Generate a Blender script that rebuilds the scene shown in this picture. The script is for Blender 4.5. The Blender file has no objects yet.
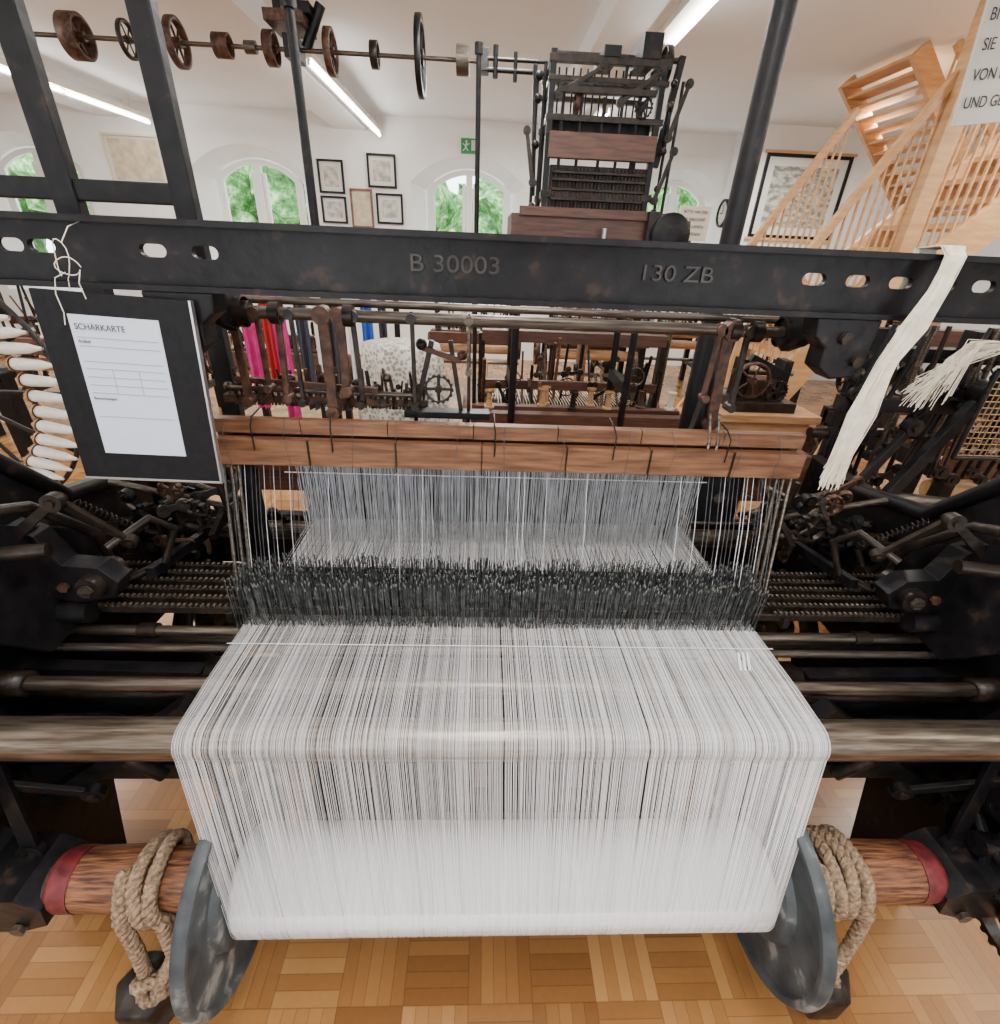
import bpy, math, random
from mathutils import Vector, Matrix, Euler, Quaternion
random.seed(7)
R=random.uniform
V=Vector
# ---------------------------------------------------------------- materials
def nodes(m):
    m.use_nodes=True; nt=m.node_tree
    return nt, nt.nodes['Principled BSDF']
def mat(name,c1,c2=None,rough=.5,metal=0,scale=20,bump=0,stretch=(1,1,1),detail=4,lo=.35,hi=.65,spec=.5,c3=None):
    m=bpy.data.materials.new(name); nt,b=nodes(m)
    b.inputs['Roughness'].default_value=rough; b.inputs['Metallic'].default_value=metal
    b.inputs['Specular IOR Level'].default_value=spec
    b.inputs['Base Color'].default_value=(*c1,1)
    if c2 or bump:
        tc=nt.nodes.new('ShaderNodeTexCoord'); mp=nt.nodes.new('ShaderNodeMapping')
        mp.inputs['Scale'].default_value=stretch
        nz=nt.nodes.new('ShaderNodeTexNoise'); nz.inputs['Scale'].default_value=scale; nz.inputs['Detail'].default_value=detail
        nt.links.new(tc.outputs['Object'],mp.inputs[0]); nt.links.new(mp.outputs[0],nz.inputs['Vector'])
        if c2:
            cr=nt.nodes.new('ShaderNodeValToRGB')
            cr.color_ramp.elements[0].color=(*c1,1); cr.color_ramp.elements[1].color=(*c2,1)
            cr.color_ramp.elements[0].position=lo; cr.color_ramp.elements[1].position=hi
            if c3:
                x=cr.color_ramp.elements.new(min(hi+.08,.98)); x.color=(*c3,1)
            nt.links.new(nz.outputs['Fac'],cr.inputs[0]); nt.links.new(cr.outputs[0],b.inputs['Base Color'])
        if bump:
            bp=nt.nodes.new('ShaderNodeBump'); bp.inputs['Strength'].default_value=bump; bp.inputs['Distance'].default_value=.01
            nt.links.new(nz.outputs['Fac'],bp.inputs['Height']); nt.links.new(bp.outputs[0],b.inputs['Normal'])
    return m
IRON=mat('cast_iron_black',(.0025,.0025,.0035),(.008,.007,.008),.42,0,25,.25,detail=8,hi=.62,spec=.26,c3=(.03,.019,.014))
IRONT=mat('cast_relief_worn',(.022,.019,.017),(.042,.035,.03),.4,.3,40)
IRON2=mat('iron_greasy',(.007,.005,.004),(.03,.02,.014),.38,.3,30,.3,spec=.4)
RUST=mat('rusty_iron',(.03,.014,.009),(.115,.05,.028),.5,.35,45,.3)
STEEL=mat('worn_steel',(.085,.064,.047),(.23,.19,.15),.34,.85,40,.08,(.25,4,4),6)
STEELD=mat('dull_steel',(.06,.046,.036),(.15,.125,.10),.38,.75,40,.12,(.3,4,4))
GALV=mat('painted_grey_flange',(.022,.028,.034),(.075,.085,.09),.55,.1,13,.35,detail=12,lo=.3,hi=.55,spec=.35,c3=(.27,.27,.26))
WIRE=mat('dropper_steel',(.03,.037,.037),(.14,.15,.15),.4,.7,60)
WIREL=mat('dropper_tip',(.26,.28,.27),None,.35,.7)
HARN=mat('harness_cord_grey',(.44,.45,.47),(.64,.65,.67),.7,0,30)
HARND=mat('harness_cord_dark',(.035,.035,.04),(.10,.10,.11),.6,.2,30)
WOOD=mat('old_varnished_wood',(.10,.04,.018),(.235,.11,.052),.45,0,9,.15,(1,10,10),8)
WOODR=mat('red_brown_wood',(.055,.02,.012),(.115,.044,.025),.45,0,9,.15,(1,10,10))
WOODB=mat('bench_wood',(.32,.17,.075),(.48,.27,.125),.45,0,7,.1,(1,8,8))
PINE=mat('stair_pine',(.53,.28,.115),(.65,.38,.175),.4,0,6,.05,(1,1,6))
LOG=mat('log_wood',(.05,.015,.008),(.28,.11,.045),.5,0,16,.7,(1,9,9),8)
RED=mat('red_paint',(.07,.008,.010),(.20,.022,.025),.55,0,30,.4)
ROPE=mat('hemp_rope',(.16,.10,.06),(.38,.265,.165),.85,0,120,.6)
WARPA=mat('warp_white',(.87,.86,.87),None,.6)
WARPB=mat('warp_cream',(.76,.73,.71),None,.6)
WARPC=mat('warp_grey',(.44,.44,.46),None,.6)
CREAM=mat('cream_yarn',(.66,.59,.46),(.81,.75,.63),.8,0,60)
WHITE=mat('white_bobbin_yarn',(.72,.70,.66),(.80,.78,.75),.7,0,40,.2)
WALL=mat('wall_plaster',(.82,.82,.80),(.86,.86,.84),.9,0,3,.05)
CEIL=mat('ceiling_paint',(.85,.89,.92),(.87,.91,.94),.9,0,2,.03)
WFR=mat('window_frame_white',(.82,.82,.80),None,.4)
PAPER=mat('paper_white',(.58,.65,.75),None,.7)
INK=mat('ink_dark',(.03,.03,.04),None,.7)
INKG=mat('ink_grey',(.25,.30,.36),None,.7)
BOARD=mat('black_clipboard',(.005,.005,.006),(.008,.008,.010),.55,0,60,.1,spec=.2)
ALU=mat('aluminium_edge',(.5,.51,.52),None,.3,.9)
def emis(name,c,s):
    m=bpy.data.materials.new(name); nt,b=nodes(m)
    b.inputs['Base Color'].default_value=(*c,1)
    b.inputs['Emission Color'].default_value=(*c,1); b.inputs['Emission Strength'].default_value=s
    return m
LAMP=emis('fluorescent_tube',(1,.98,.94),34)
CASE=mat('lamp_casing',(.72,.68,.58),None,.5)
SGREEN=mat('exit_green',(.01,.22,.07),None,.5)
SIGNW=mat('sign_board_white',(.60,.58,.53),None,.6)
SIGNC=mat('sign_board_cream',(.66,.60,.46),None,.6)
MAG=mat('magenta_cloth',(.42,.01,.13),(.55,.03,.2),.6,0,20)
REDC=mat('red_cloth',(.40,.015,.02),None,.6)
BLUE=mat('blue_cloth',(.015,.09,.42),None,.6)
DARKC=mat('dark_cloth',(.03,.03,.05),None,.7)
GREENM=mat('green_machine_paint',(.12,.20,.16),(.20,.28,.22),.5,0,30)
BRASS=mat('brass_mesh',(.32,.20,.10),None,.4,.6)
CABLE=mat('black_cable',(.012,.012,.012),None,.5)
PICW=mat('picture_mount',(.66,.65,.60),None,.6)
PICE=mat('engraving_print',(.30,.29,.25),(.62,.60,.54),.6,0,14,0,(1,1,1),8)
PICB=mat('parchment_print',(.45,.36,.24),(.66,.57,.42),.6,0,9,0,(1,1,1),8)
PICV=mat('town_view_print',(.17,.18,.15),(.52,.51,.43),.5,0,11,0,(1,1,2),10,.4,.62)
PICD=mat('portrait_print',(.05,.05,.055),(.35,.35,.36),.5,0,3)
def rollmat():
    m=bpy.data.materials.new('wound_warp'); nt,b=nodes(m)
    tc=nt.nodes.new('ShaderNodeTexCoord'); mp=nt.nodes.new('ShaderNodeMapping'); mp.inputs['Scale'].default_value=(260,1.2,1.2)
    nz=nt.nodes.new('ShaderNodeTexNoise'); nz.inputs['Scale'].default_value=1; nz.inputs['Detail'].default_value=3
    cr=nt.nodes.new('ShaderNodeValToRGB'); cr.color_ramp.elements[0].position=.3; cr.color_ramp.elements[1].position=.6
    cr.color_ramp.elements[0].color=(.78,.77,.78,1); cr.color_ramp.elements[1].color=(.90,.89,.89,1)
    bp=nt.nodes.new('ShaderNodeBump'); bp.inputs['Strength'].default_value=.3; bp.inputs['Distance'].default_value=.002
    nt.links.new(tc.outputs['Object'],mp.inputs[0]); nt.links.new(mp.outputs[0],nz.inputs['Vector']); nt.links.new(nz.outputs['Fac'],cr.inputs[0])
    nt.links.new(cr.outputs[0],b.inputs['Base Color']); nt.links.new(nz.outputs['Fac'],bp.inputs['Height']); nt.links.new(bp.outputs[0],b.inputs['Normal'])
    b.inputs['Roughness'].default_value=.7
    return m
WOUND=rollmat()
def lacemat():
    m=bpy.data.materials.new('lace_cloth'); nt,b=nodes(m)
    tc=nt.nodes.new('ShaderNodeTexCoord'); vo=nt.nodes.new('ShaderNodeTexVoronoi'); vo.inputs['Scale'].default_value=60
    cr=nt.nodes.new('ShaderNodeValToRGB'); cr.color_ramp.elements[0].color=(.22,.19,.16,1); cr.color_ramp.elements[1].color=(.56,.53,.46,1)
    cr.color_ramp.elements[0].position=.3; cr.color_ramp.elements[1].position=.6
    nt.links.new(tc.outputs['Object'],vo.inputs['Vector']); nt.links.new(vo.outputs['Distance'],cr.inputs[0]); nt.links.new(cr.outputs[0],b.inputs['Base Color'])
    return m
LACE=lacemat()
def parquet():
    m=bpy.data.materials.new('parquet_mosaic'); nt,b=nodes(m); L=nt.links.new
    def M(op,a,bb=None,c=None):
        n=nt.nodes.new('ShaderNodeMath'); n.operation=op
        for i,x in enumerate((a,bb,c)):
            if x is None: continue
            if isinstance(x,(int,float)): n.inputs[i].default_value=x
            else: L(x,n.inputs[i])
        return n.outputs[0]
    tc=nt.nodes.new('ShaderNodeTexCoord'); sp=nt.nodes.new('ShaderNodeSeparateXYZ'); L(tc.outputs['Object'],sp.inputs[0])
    u=M('DIVIDE',sp.outputs[0],.155); v=M('DIVIDE',sp.outputs[1],.155)
    fu=M('FLOOR',u); fv=M('FLOOR',v); par=M('FLOORED_MODULO',M('ADD',fu,fv),2)
    gu=M('FRACT',u); gv=M('FRACT',v)
    w=M('ADD',M('MULTIPLY',gu,par),M('MULTIPLY',gv,M('SUBTRACT',1,par)))
    o=M('ADD',M('MULTIPLY',gv,par),M('MULTIPLY',gu,M('SUBTRACT',1,par)))
    ws=M('MULTIPLY',w,5); idx=M('FLOOR',ws); fr=M('FRACT',ws)
    cb=nt.nodes.new('ShaderNodeCombineXYZ'); L(fu,cb.inputs[0]); L(fv,cb.inputs[1]); L(idx,cb.inputs[2])
    wn=nt.nodes.new('ShaderNodeTexWhiteNoise'); wn.noise_dimensions='3D'; L(cb.outputs[0],wn.inputs['Vector'])
    cb2=nt.nodes.new('ShaderNodeCombineXYZ'); L(fu,cb2.inputs[0]); L(fv,cb2.inputs[1])
    wn2=nt.nodes.new('ShaderNodeTexWhiteNoise'); wn2.noise_dimensions='3D'; L(cb2.outputs[0],wn2.inputs['Vector'])
    val=M('ADD',M('MULTIPLY',wn.outputs['Value'],.5),M('MULTIPLY',wn2.outputs['Value'],.5))
    cr=nt.nodes.new('ShaderNodeValToRGB'); e=cr.color_ramp.elements
    e[0].color=(.19,.078,.022,1); e[1].color=(.46,.24,.085,1); x=e.new(.5); x.color=(.32,.148,.046,1)
    L(val,cr.inputs[0])
    nz=nt.nodes.new('ShaderNodeTexNoise'); nz.inputs['Scale'].default_value=60; L(tc.outputs['Object'],nz.inputs['Vector'])
    gap=M('MAXIMUM',M('MAXIMUM',M('LESS_THAN',fr,.04),M('GREATER_THAN',fr,.97)),M('MAXIMUM',M('LESS_THAN',o,.010),M('GREATER_THAN',o,.99)))
    dk=M('SUBTRACT',1.06,M('ADD',M('MULTIPLY',gap,.3),M('MULTIPLY',nz.outputs['Fac'],.15)))
    mx=nt.nodes.new('ShaderNodeVectorMath'); mx.operation='SCALE'; L(cr.outputs[0],mx.inputs[0]); L(dk,mx.inputs['Scale'])
    L(mx.outputs[0],b.inputs['Base Color']); b.inputs['Roughness'].default_value=.24
    return m
FLOOR=parquet()
def foliage():
    m=bpy.data.materials.new('tree_foliage'); nt,b=nodes(m)
    tc=nt.nodes.new('ShaderNodeTexCoord'); nz=nt.nodes.new('ShaderNodeTexNoise'); nz.inputs['Scale'].default_value=4.5; nz.inputs['Detail'].default_value=8; nz.inputs['Roughness'].default_value=.75
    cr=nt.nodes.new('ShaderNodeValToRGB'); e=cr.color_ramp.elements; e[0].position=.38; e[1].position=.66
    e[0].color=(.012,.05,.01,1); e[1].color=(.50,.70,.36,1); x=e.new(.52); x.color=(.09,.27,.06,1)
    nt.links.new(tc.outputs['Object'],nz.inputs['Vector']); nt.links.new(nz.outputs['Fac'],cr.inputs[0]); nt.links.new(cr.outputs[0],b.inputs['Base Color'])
    b.inputs['Roughness'].default_value=.7
    return m
FOL=foliage()
# ---------------------------------------------------------------- builder
def empty(name,loc=(0,0,0)):
    o=bpy.data.objects.new(name,None); o.location=loc; bpy.context.collection.objects.link(o); o.empty_display_size=.1; return o
class B:
    def __init__(s,name,parent=None,bevel=0):
        s.n=name; s.p=parent; s.v=[]; s.f=[]; s.m=[]; s.sm=[]; s.mats=[]; s.bev=bevel
    def mi(s,m):
        if m not in s.mats: s.mats.append(m)
        return s.mats.index(m)
    def add(s,vs,fs,m,smooth=False):
        o=len(s.v); k=s.mi(m); s.v.extend(vs)
        for f in fs: s.f.append([i+o for i in f]); s.m.append(k); s.sm.append(smooth)
    def box(s,c,d,m,rot=(0,0,0)):
        q=Euler(rot).to_matrix(); c=V(c); h=[x/2 for x in d]
        vs=[c+q@V((a*h[0],b*h[1],e*h[2])) for a in(-1,1) for b in(-1,1) for e in(-1,1)]
        s.add(vs,[(0,1,3,2),(4,6,7,5),(0,4,5,1),(2,3,7,6),(0,2,6,4),(1,5,7,3)],m)
        return s
    def bb(s,x0,x1,y0,y1,z0,z1,m): return s.box(((x0+x1)/2,(y0+y1)/2,(z0+z1)/2),(x1-x0,y1-y0,z1-z0),m)
    def tube(s,pts,r,m,seg=10,cap=True):
        pts=[V(p) for p in pts]; n=len(pts)
        rr=r if isinstance(r,(list,tuple)) else [r]*n
        t0=(pts[1]-pts[0]).normalized()
        up=V((0,0,1)) if abs(t0.z)<.9 else V((0,1,0))
        a=t0.cross(up).normalized(); vs=[]
        for i,p in enumerate(pts):
            t=((pts[min(i+1,n-1)]-pts[max(i-1,0)])).normalized()
            a=(a-t*a.dot(t)).normalized(); b=t.cross(a)
            for k in range(seg):
                w=2*math.pi*k/seg; vs.append(p+(a*math.cos(w)+b*math.sin(w))*rr[i])
        fs=[]
        for i in range(n-1):
            for k in range(seg):
                k2=(k+1)%seg; fs.append((i*seg+k,i*seg+k2,(i+1)*seg+k2,(i+1)*seg+k))
        s.add(vs,fs,m,seg>4)
        if cap and seg>2:
            s.add([vs[k] for k in range(seg)],[tuple(range(seg))[::-1]],m); s.add([vs[(n-1)*seg+k] for k in range(seg)],[tuple(range(seg))],m)
        return s
    def cyl(s,p0,p1,r,m,seg=20,r2=None): return s.tube([p0,p1],[r,r if r2 is None else r2],m,seg)
    def lathe(s,c,ax,prof,m,seg=40):
        c=V(c); ax=V(ax).normalized(); up=V((0,0,1)) if abs(ax.z)<.9 else V((0,1,0)); a=ax.cross(up).normalized(); b=ax.cross(a); vs=[]
        for t,r in prof:
            for k in range(seg):
                w=2*math.pi*k/seg; vs.append(c+ax*t+(a*math.cos(w)+b*math.sin(w))*r)
        fs=[]
        for i in range(len(prof)-1):
            for k in range(seg):
                k2=(k+1)%seg; fs.append((i*seg+k,i*seg+k2,(i+1)*seg+k2,(i+1)*seg+k))
        s.add(vs,fs,m,True); return s
    def prism(s,poly,o,u,w,d,m):
        o=V(o);u=V(u);w=V(w);d=V(d);n=len(poly)
        vs=[o+u*p[0]+w*p[1] for p in poly]+[o+u*p[0]+w*p[1]+d for p in poly]
        fs=[tuple(range(n))[::-1],tuple(range(n,2*n))]+[(i,(i+1)%n,n+(i+1)%n,n+i) for i in range(n)]
        s.add(vs,fs,m); return s
    def gear(s,c,ax,r,n,w,m,spokes=5,hub=.25):
        c=V(c); ax=V(ax).normalized(); up=V((0,0,1)) if abs(ax.z)<.9 else V((0,1,0)); a=ax.cross(up).normalized(); b=ax.cross(a)
        out=[];inn=[]
        for i in range(n*4):
            q=2*math.pi*i/(n*4); rr=r if i%4 in(0,1) else r*.9
            out.append((rr*math.cos(q),rr*math.sin(q))); inn.append((r*.78*math.cos(q),r*.78*math.sin(q)))
        N=n*4; vs=[]
        for off in(-w/2,w/2):
            for L in(out,inn):
                for x,y in L: vs.append(c+a*x+b*y+ax*off)
        fs=[]
        for i in range(N):
            j=(i+1)%N; fs+=[(i,j,N+j,N+i),(2*N+i,3*N+i,3*N+j,2*N+j),(i,2*N+i,2*N+j,j),(N+i,N+j,3*N+j,3*N+i)]
        s.add(vs,fs,m)
        s.cyl(c-ax*w*.7,c+ax*w*.7,r*hub,m,14)
        for k in range(spokes):
            q=2*math.pi*k/spokes; d=a*math.cos(q)+b*math.sin(q); s.cyl(c+d*r*.1,c+d*r*.82,w*.32,m,6)
        return s
    def wheel(s,c,ax,r,w,m,spokes=6,rim=.12,m2=None):
        ri=r*(1-rim)
        s.lathe(c,ax,[(-w/2,ri),(-w/2,r),(w/2,r),(w/2,ri),(-w/2,ri)],m)
        ax=V(ax).normalized(); up=V((0,0,1)) if abs(ax.z)<.9 else V((0,1,0)); a=ax.cross(up).normalized(); b=ax.cross(a); c=V(c)
        s.cyl(c-ax*w*.6,c+ax*w*.6,r*.22,m2 or m,14)
        for k in range(spokes):
            q=2*math.pi*k/spokes; d=a*math.cos(q)+b*math.sin(q); s.cyl(c+d*r*.1,c+d*(ri+.002),max(w*.2,r*.05),m2 or m,6)
        return s
    def bolt(s,c,ax,r,m,h=.01):
        s.cyl(V(c),V(c)+V(ax).normalized()*h,r,m,6); return s
    def ball(s,c,r,m,seg=14):
        s.lathe(c,(0,0,1),[(-r*math.cos(math.pi*i/8),max(r*math.sin(math.pi*i/8),1e-4)) for i in range(9)],m,seg); return s
    def spring(s,p0,p1,r,m,turns=12,w=.002):
        p0=V(p0);p1=V(p1);t=(p1-p0).normalized(); up=V((0,0,1)) if abs(t.z)<.9 else V((0,1,0)); a=t.cross(up).normalized(); b=t.cross(a); n=turns*10
        s.tube([p0.lerp(p1,i/n)+(a*math.cos(i*.628)+b*math.sin(i*.628))*r for i in range(n+1)],w,m,5); return s
    def link(s,p0,p1,w,m,t=.010):
        p0=V(p0);p1=V(p1); d=p1-p0; L=d.length; u=d.normalized(); side=V((0,1,0)) if abs(u.y)<.8 else V((1,0,0))
        q=u.cross(side).normalized(); side=q.cross(u).normalized()
        for p in(p0,p1): s.cyl(p-side*t*.9,p+side*t*.9,w*.85,m,14); s.cyl(p-side*t*1.5,p+side*t*1.5,w*.4,IRON2,8)
        s.prism([(0,-w*.5),(L,-w*.38),(L,w*.38),(0,w*.5)],p0-side*t*.5,u,q,side*t,m); return s
    def rope(s,pts,r,m,pitch=.045,strands=3):
        P=[V(p) for p in pts]; Q=[P[0]]
        for a,b in zip(P,P[1:]):
            n=max(1,int((b-a).length/.006))
            for i in range(1,n+1): Q.append(a.lerp(b,i/n))
        for _ in range(3): Q=[Q[0]]+[(Q[i-1]+Q[i]*2+Q[i+1])/4 for i in range(1,len(Q)-1)]+[Q[-1]]
        t0=(Q[1]-Q[0]).normalized(); up=V((0,0,1)) if abs(t0.z)<.9 else V((0,1,0)); A=t0.cross(up).normalized(); fr=[];L=0
        for i,p in enumerate(Q):
            t=(Q[min(i+1,len(Q)-1)]-Q[max(i-1,0)]).normalized(); A=(A-t*A.dot(t)).normalized(); b=t.cross(A); fr.append((p,A.copy(),b,L))
            if i<len(Q)-1: L+=(Q[i+1]-p).length
        for k in range(strands):
            pp=[]
            for p,a,b,l in fr:
                w=2*math.pi*(l/pitch+k/strands); pp.append(p+(a*math.cos(w)+b*math.sin(w))*r*.5)
            s.tube(pp,r*.56,m,7)
        return s
    def done(s):
        me=bpy.data.meshes.new(s.n); me.from_pydata([tuple(x) for x in s.v],[],s.f)
        for m in s.mats: me.materials.append(m)
        me.polygons.foreach_set('material_index',s.m); me.polygons.foreach_set('use_smooth',s.sm); me.update()
        o=bpy.data.objects.new(s.n,me); bpy.context.collection.objects.link(o)
        if s.p: o.parent=s.p
        if s.bev:
            b=o.modifiers.new('bev','BEVEL'); b.width=s.bev; b.segments=2; b.limit_method='ANGLE'; b.angle_limit=math.radians(50)
        return o
def text(name,body,loc,size,m,parent=None,rot=(math.pi/2,0,0),ext=.0005,align='CENTER',sx=1):
    c=bpy.data.curves.new(name,'FONT'); c.body=body; c.size=size; c.extrude=ext; c.align_x=align; c.align_y='CENTER'; c.materials.append(m)
    o=bpy.data.objects.new(name,c); o.location=loc; o.rotation_euler=rot; o.scale=(sx,1,1); bpy.context.collection.objects.link(o)
    if parent: o.parent=parent
    return o
# ================================================================ ROOM
CZ=3.0; WY=8.0
b=B('floor'); b.bb(-7.6,6.2,-2.6,8.4,-.1,0,FLOOR); b.done()
b=B('ceiling'); b.bb(-7.7,6.3,-2.6,8.4,CZ,CZ+.15,CEIL); b.done()
def beam(x0,x1):
    b=B('ceiling_beam'); b.bb(x0,x1,-2.5,8.0,2.83,CZ,CEIL); b.done()
beam(-1.98,-1.56); beam(.72,1.0); beam(-4.95,-4.6)
wins=[-6.12,-3.18,-.24,2.70]
def outline(cx,hw,sill,spring,top,n=14):
    pts=[(cx-hw,sill)]
    rise=top-spring; Rr=(hw*hw+rise*rise)/(2*rise); cz=top-Rr; a0=math.asin(hw/Rr)
    for i in range(n+1):
        a=-a0+2*a0*i/n; pts.append((cx+Rr*math.sin(a),cz+Rr*math.cos(a)))
    pts.append((cx+hw,sill)); return pts
b=B('wall_back')
x=-7.6
NO=(.78,.75,2.30,2.62); NI=(.60,.82,2.24,2.50)
for cx in wins:
    o=outline(cx,*NO); h=NO[0]
    if cx>2: h=.6; o=outline(cx-.0,.6,.75,2.34,2.6)
    b.add([(x,WY,0),(cx-h,WY,0),(cx-h,WY,CZ),(x,WY,CZ)],[(0,1,2,3)],WALL)
    b.add([(cx-h,WY,0),(cx+h,WY,0),(cx+h,WY,.75),(cx-h,WY,.75)],[(0,1,2,3)],WALL)
    arch=o[1:-1]
    for p,q in zip(arch,arch[1:]):
        b.add([(p[0],WY,p[1]),(q[0],WY,q[1]),(q[0],WY,CZ),(p[0],WY,CZ)],[(0,1,2,3)],WALL)
    i=outline(cx,*((NI) if cx<2 else (.5,.82,2.24,2.48)))
    n=len(o)
    for k in range(n):
        k2=(k+1)%n
        b.add([(o[k][0],WY,o[k][1]),(o[k2][0],WY,o[k2][1]),(i[k2][0],WY+.4,i[k2][1]),(i[k][0],WY+.4,i[k][1])],[(0,1,2,3)],WALL)
    x=cx+h
b.add([(x,WY,0),(3.3,WY,0),(3.3,WY,CZ),(x,WY,CZ)],[(0,1,2,3)],WALL)
b.done()
b=B('wall_alcove'); b.bb(3.3,3.36,7.3,8.1,0,CZ,WALL); b.bb(3.3,6.2,7.3,7.4,0,CZ,WALL); b.done()
b=B('wall_left'); b.bb(-7.7,-7.6,-2.6,8.4,0,CZ,WALL); b.done()
b=B('wall_right'); b.bb(6.2,6.3,-2.6,7.4,0,CZ,WALL); b.done()
b=B('wall_front'); 
for xa,xb in((-7.7,-5.2),(-3.8,-1.9),(-.5,1.4),(2.8,6.3)): b.bb(xa,xb,-2.7,-2.6,0,CZ,WALL)
for xa,xb in((-5.2,-3.8),(-1.9,-.5),(1.4,2.8)): b.bb(xa,xb,-2.7,-2.6,0,.85,WALL); b.bb(xa,xb,-2.7,-2.6,2.45,CZ,WALL)
b.done()
for k,cx in enumerate(wins):
    b=B('window_%d'%(k+1)); W=.60 if cx<2 else .5
    o=outline(cx,W,.82,2.24,2.50); i=outline(cx,W-.06,.9,2.20,2.44); n=len(o); y=WY+.34
    for j in range(n):
        j2=(j+1)%n
        b.add([(o[j][0],y,o[j][1]),(o[j2][0],y,o[j2][1]),(i[j2][0],y,i[j2][1]),(i[j][0],y,i[j][1]),
               (i[j2][0],y+.06,i[j2][1]),(i[j][0],y+.06,i[j][1])],[(0,1,2,3),(3,2,4,5)],WFR)
    b.bb(cx-.045,cx+.045,y-.01,y+.05,.88,2.44,WFR)
    b.bb(cx-W+.05,cx+W-.05,y-.01,y+.05,1.55,1.6,WFR)
    for sx in(-1,1):
        for q in (.075,W-.085): b.bb(cx+sx*q-.022,cx+sx*q+.022,y,y+.04,.9,2.34,WFR)
    b.bb(cx-W,cx+W,y-.05,y+.05,.83,.9,WFR)
    b.done()
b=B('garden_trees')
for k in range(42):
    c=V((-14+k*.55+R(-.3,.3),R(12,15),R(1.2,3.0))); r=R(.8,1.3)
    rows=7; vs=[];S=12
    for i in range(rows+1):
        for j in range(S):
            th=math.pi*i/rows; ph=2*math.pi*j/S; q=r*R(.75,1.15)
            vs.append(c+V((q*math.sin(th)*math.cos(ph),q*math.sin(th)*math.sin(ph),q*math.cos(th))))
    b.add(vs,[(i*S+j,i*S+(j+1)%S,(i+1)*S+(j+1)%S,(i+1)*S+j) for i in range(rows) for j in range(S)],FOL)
for k in range(6): b.cyl((-11+k*3.5,13.5,-.1),(-11+k*3.5,13.5,2),.15,WOOD,8)
b.done()
b=B('ground_outside'); b.bb(-20,16,8.7,25,-.2,-.1,mat('paved_court',(.45,.45,.42),(.55,.55,.52),.9,0,8)); b.done()
def lamp(x,y0,y1,z=2.8,top=CZ):
    e=empty('fluorescent_lamp',(0,0,0))
    b=B('casing',e); b.bb(x-.09,x+.02,y0,y1,z,z+.05,CASE); b.bb(x-.02,x+.0,y0+.02,y0+.05,z-.04,z,CASE); b.bb(x-.02,x,y1-.05,y1-.02,z-.04,z,CASE)
    for yy in(y0+.3,y1-.3): b.bb(x-.045,x-.03,yy-.01,yy+.01,z+.05,top-.002,CASE)
    b.done()
    b=B('tube',e); b.cyl((x,y0+.03,z-.03),(x,(y0+y1)/2-.03,z-.03),.017,LAMP,10); b.cyl((x,(y0+y1)/2+.03,z-.03),(x,y1-.03,z-.03),.017,LAMP,10); b.done()
lamp(-1.38,5.0,7.9); lamp(1.17,2.5,4.3); lamp(-4.25,5.0,7.9); lamp(1.17,6,7.6); lamp(-1.38,.2,2.6); lamp(-4.25,1,3.5); lamp(3.6,.5,2.6); lamp(1.17,-1.5,1.0); lamp(-1.38,-2.3,-.4)
def picture(x,z,w,h,fm,pm,mount=.04,y=WY,fw=.025,name='framed_picture',rail=False):
    b=B(name)
    for sx in(-1,1): b.bb(x+sx*(w/2-fw/2)-fw/2,x+sx*(w/2-fw/2)+fw/2,y-.035,y-.001,z-h/2,z+h/2,fm)
    for sz in(-1,1): b.bb(x-w/2+fw,x+w/2-fw,y-.035,y-.001,z+sz*(h/2-fw/2)-fw/2,z+sz*(h/2-fw/2)+fw/2,fm)
    b.bb(x-w/2+fw,x+w/2-fw,y-.012,y-.001,z-h/2+fw,z+h/2-fw,PICW)
    b.bb(x-w/2+fw+mount,x+w/2-fw-mount,y-.016,y-.011,z-h/2+fw+mount,z+h/2-fw-mount,pm)
    if rail:
        for sz in(-1,1): b.bb(x-w/2-.03,x+w/2+.03,y-.04,y-.001,z+sz*(h/2+.015)-.015,z+sz*(h/2+.015)+.015,PINE)
    b.done()
picture(-2.08,2.31,.34,.38,IRON,PICE,.05); picture(-1.40,2.40,.38,.38,IRON,PICE,.05)
picture(-2.08,1.93,.34,.32,IRON,PICE,.04); picture(-1.70,1.96,.30,.46,WOOD,PICB,.01); picture(-1.32,1.97,.36,.36,IRON,PICE,.05)
picture(-4.6,2.38,.72,.56,SIGNC,PICB,.03); picture(-7.2,2.35,.6,1.0,IRON,PICD,.0)
picture(3.98,2.27,1.08,.90,IRON,PICV,.09,7.3,.035,'town_view_poster',True)
b=B('wall_clock'); cy=7.82; b.lathe((3.3,cy,2.1),(-1,0,0),[(0,.17),(.05,.17),(.05,.14),(.03,.14)],IRON,32); b.lathe((3.3,cy,2.1),(-1,0,0),[(.031,.14),(.032,.0005)],SIGNW,32)
b.box((3.262,cy,2.15),(.004,.012,.10),INK); b.box((3.262,cy+.04,2.1),(.004,.08,.012),INK)
for k in range(12):
    q=k*math.pi/6; b.box((3.263,cy+.12*math.sin(q),2.1+.12*math.cos(q)),(.003,.012,.012),INK)
b.done()
e=empty('exit_sign')
b=B('plate',e); b.bb(-.34,-.14,7.95,7.998,2.64,2.80,SGREEN)
y=7.945; q=.02
b.box((-.27,y,2.745+q),(.024,.006,.024),SIGNW); b.box((-.275,y,2.705+q),(.022,.006,.055),SIGNW,(0,.25,0)); b.box((-.30,y,2.71+q),(.045,.006,.011),SIGNW,(0,.6,0)); b.box((-.25,y,2.715+q),(.04,.006,.011),SIGNW,(0,-.5,0))
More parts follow.
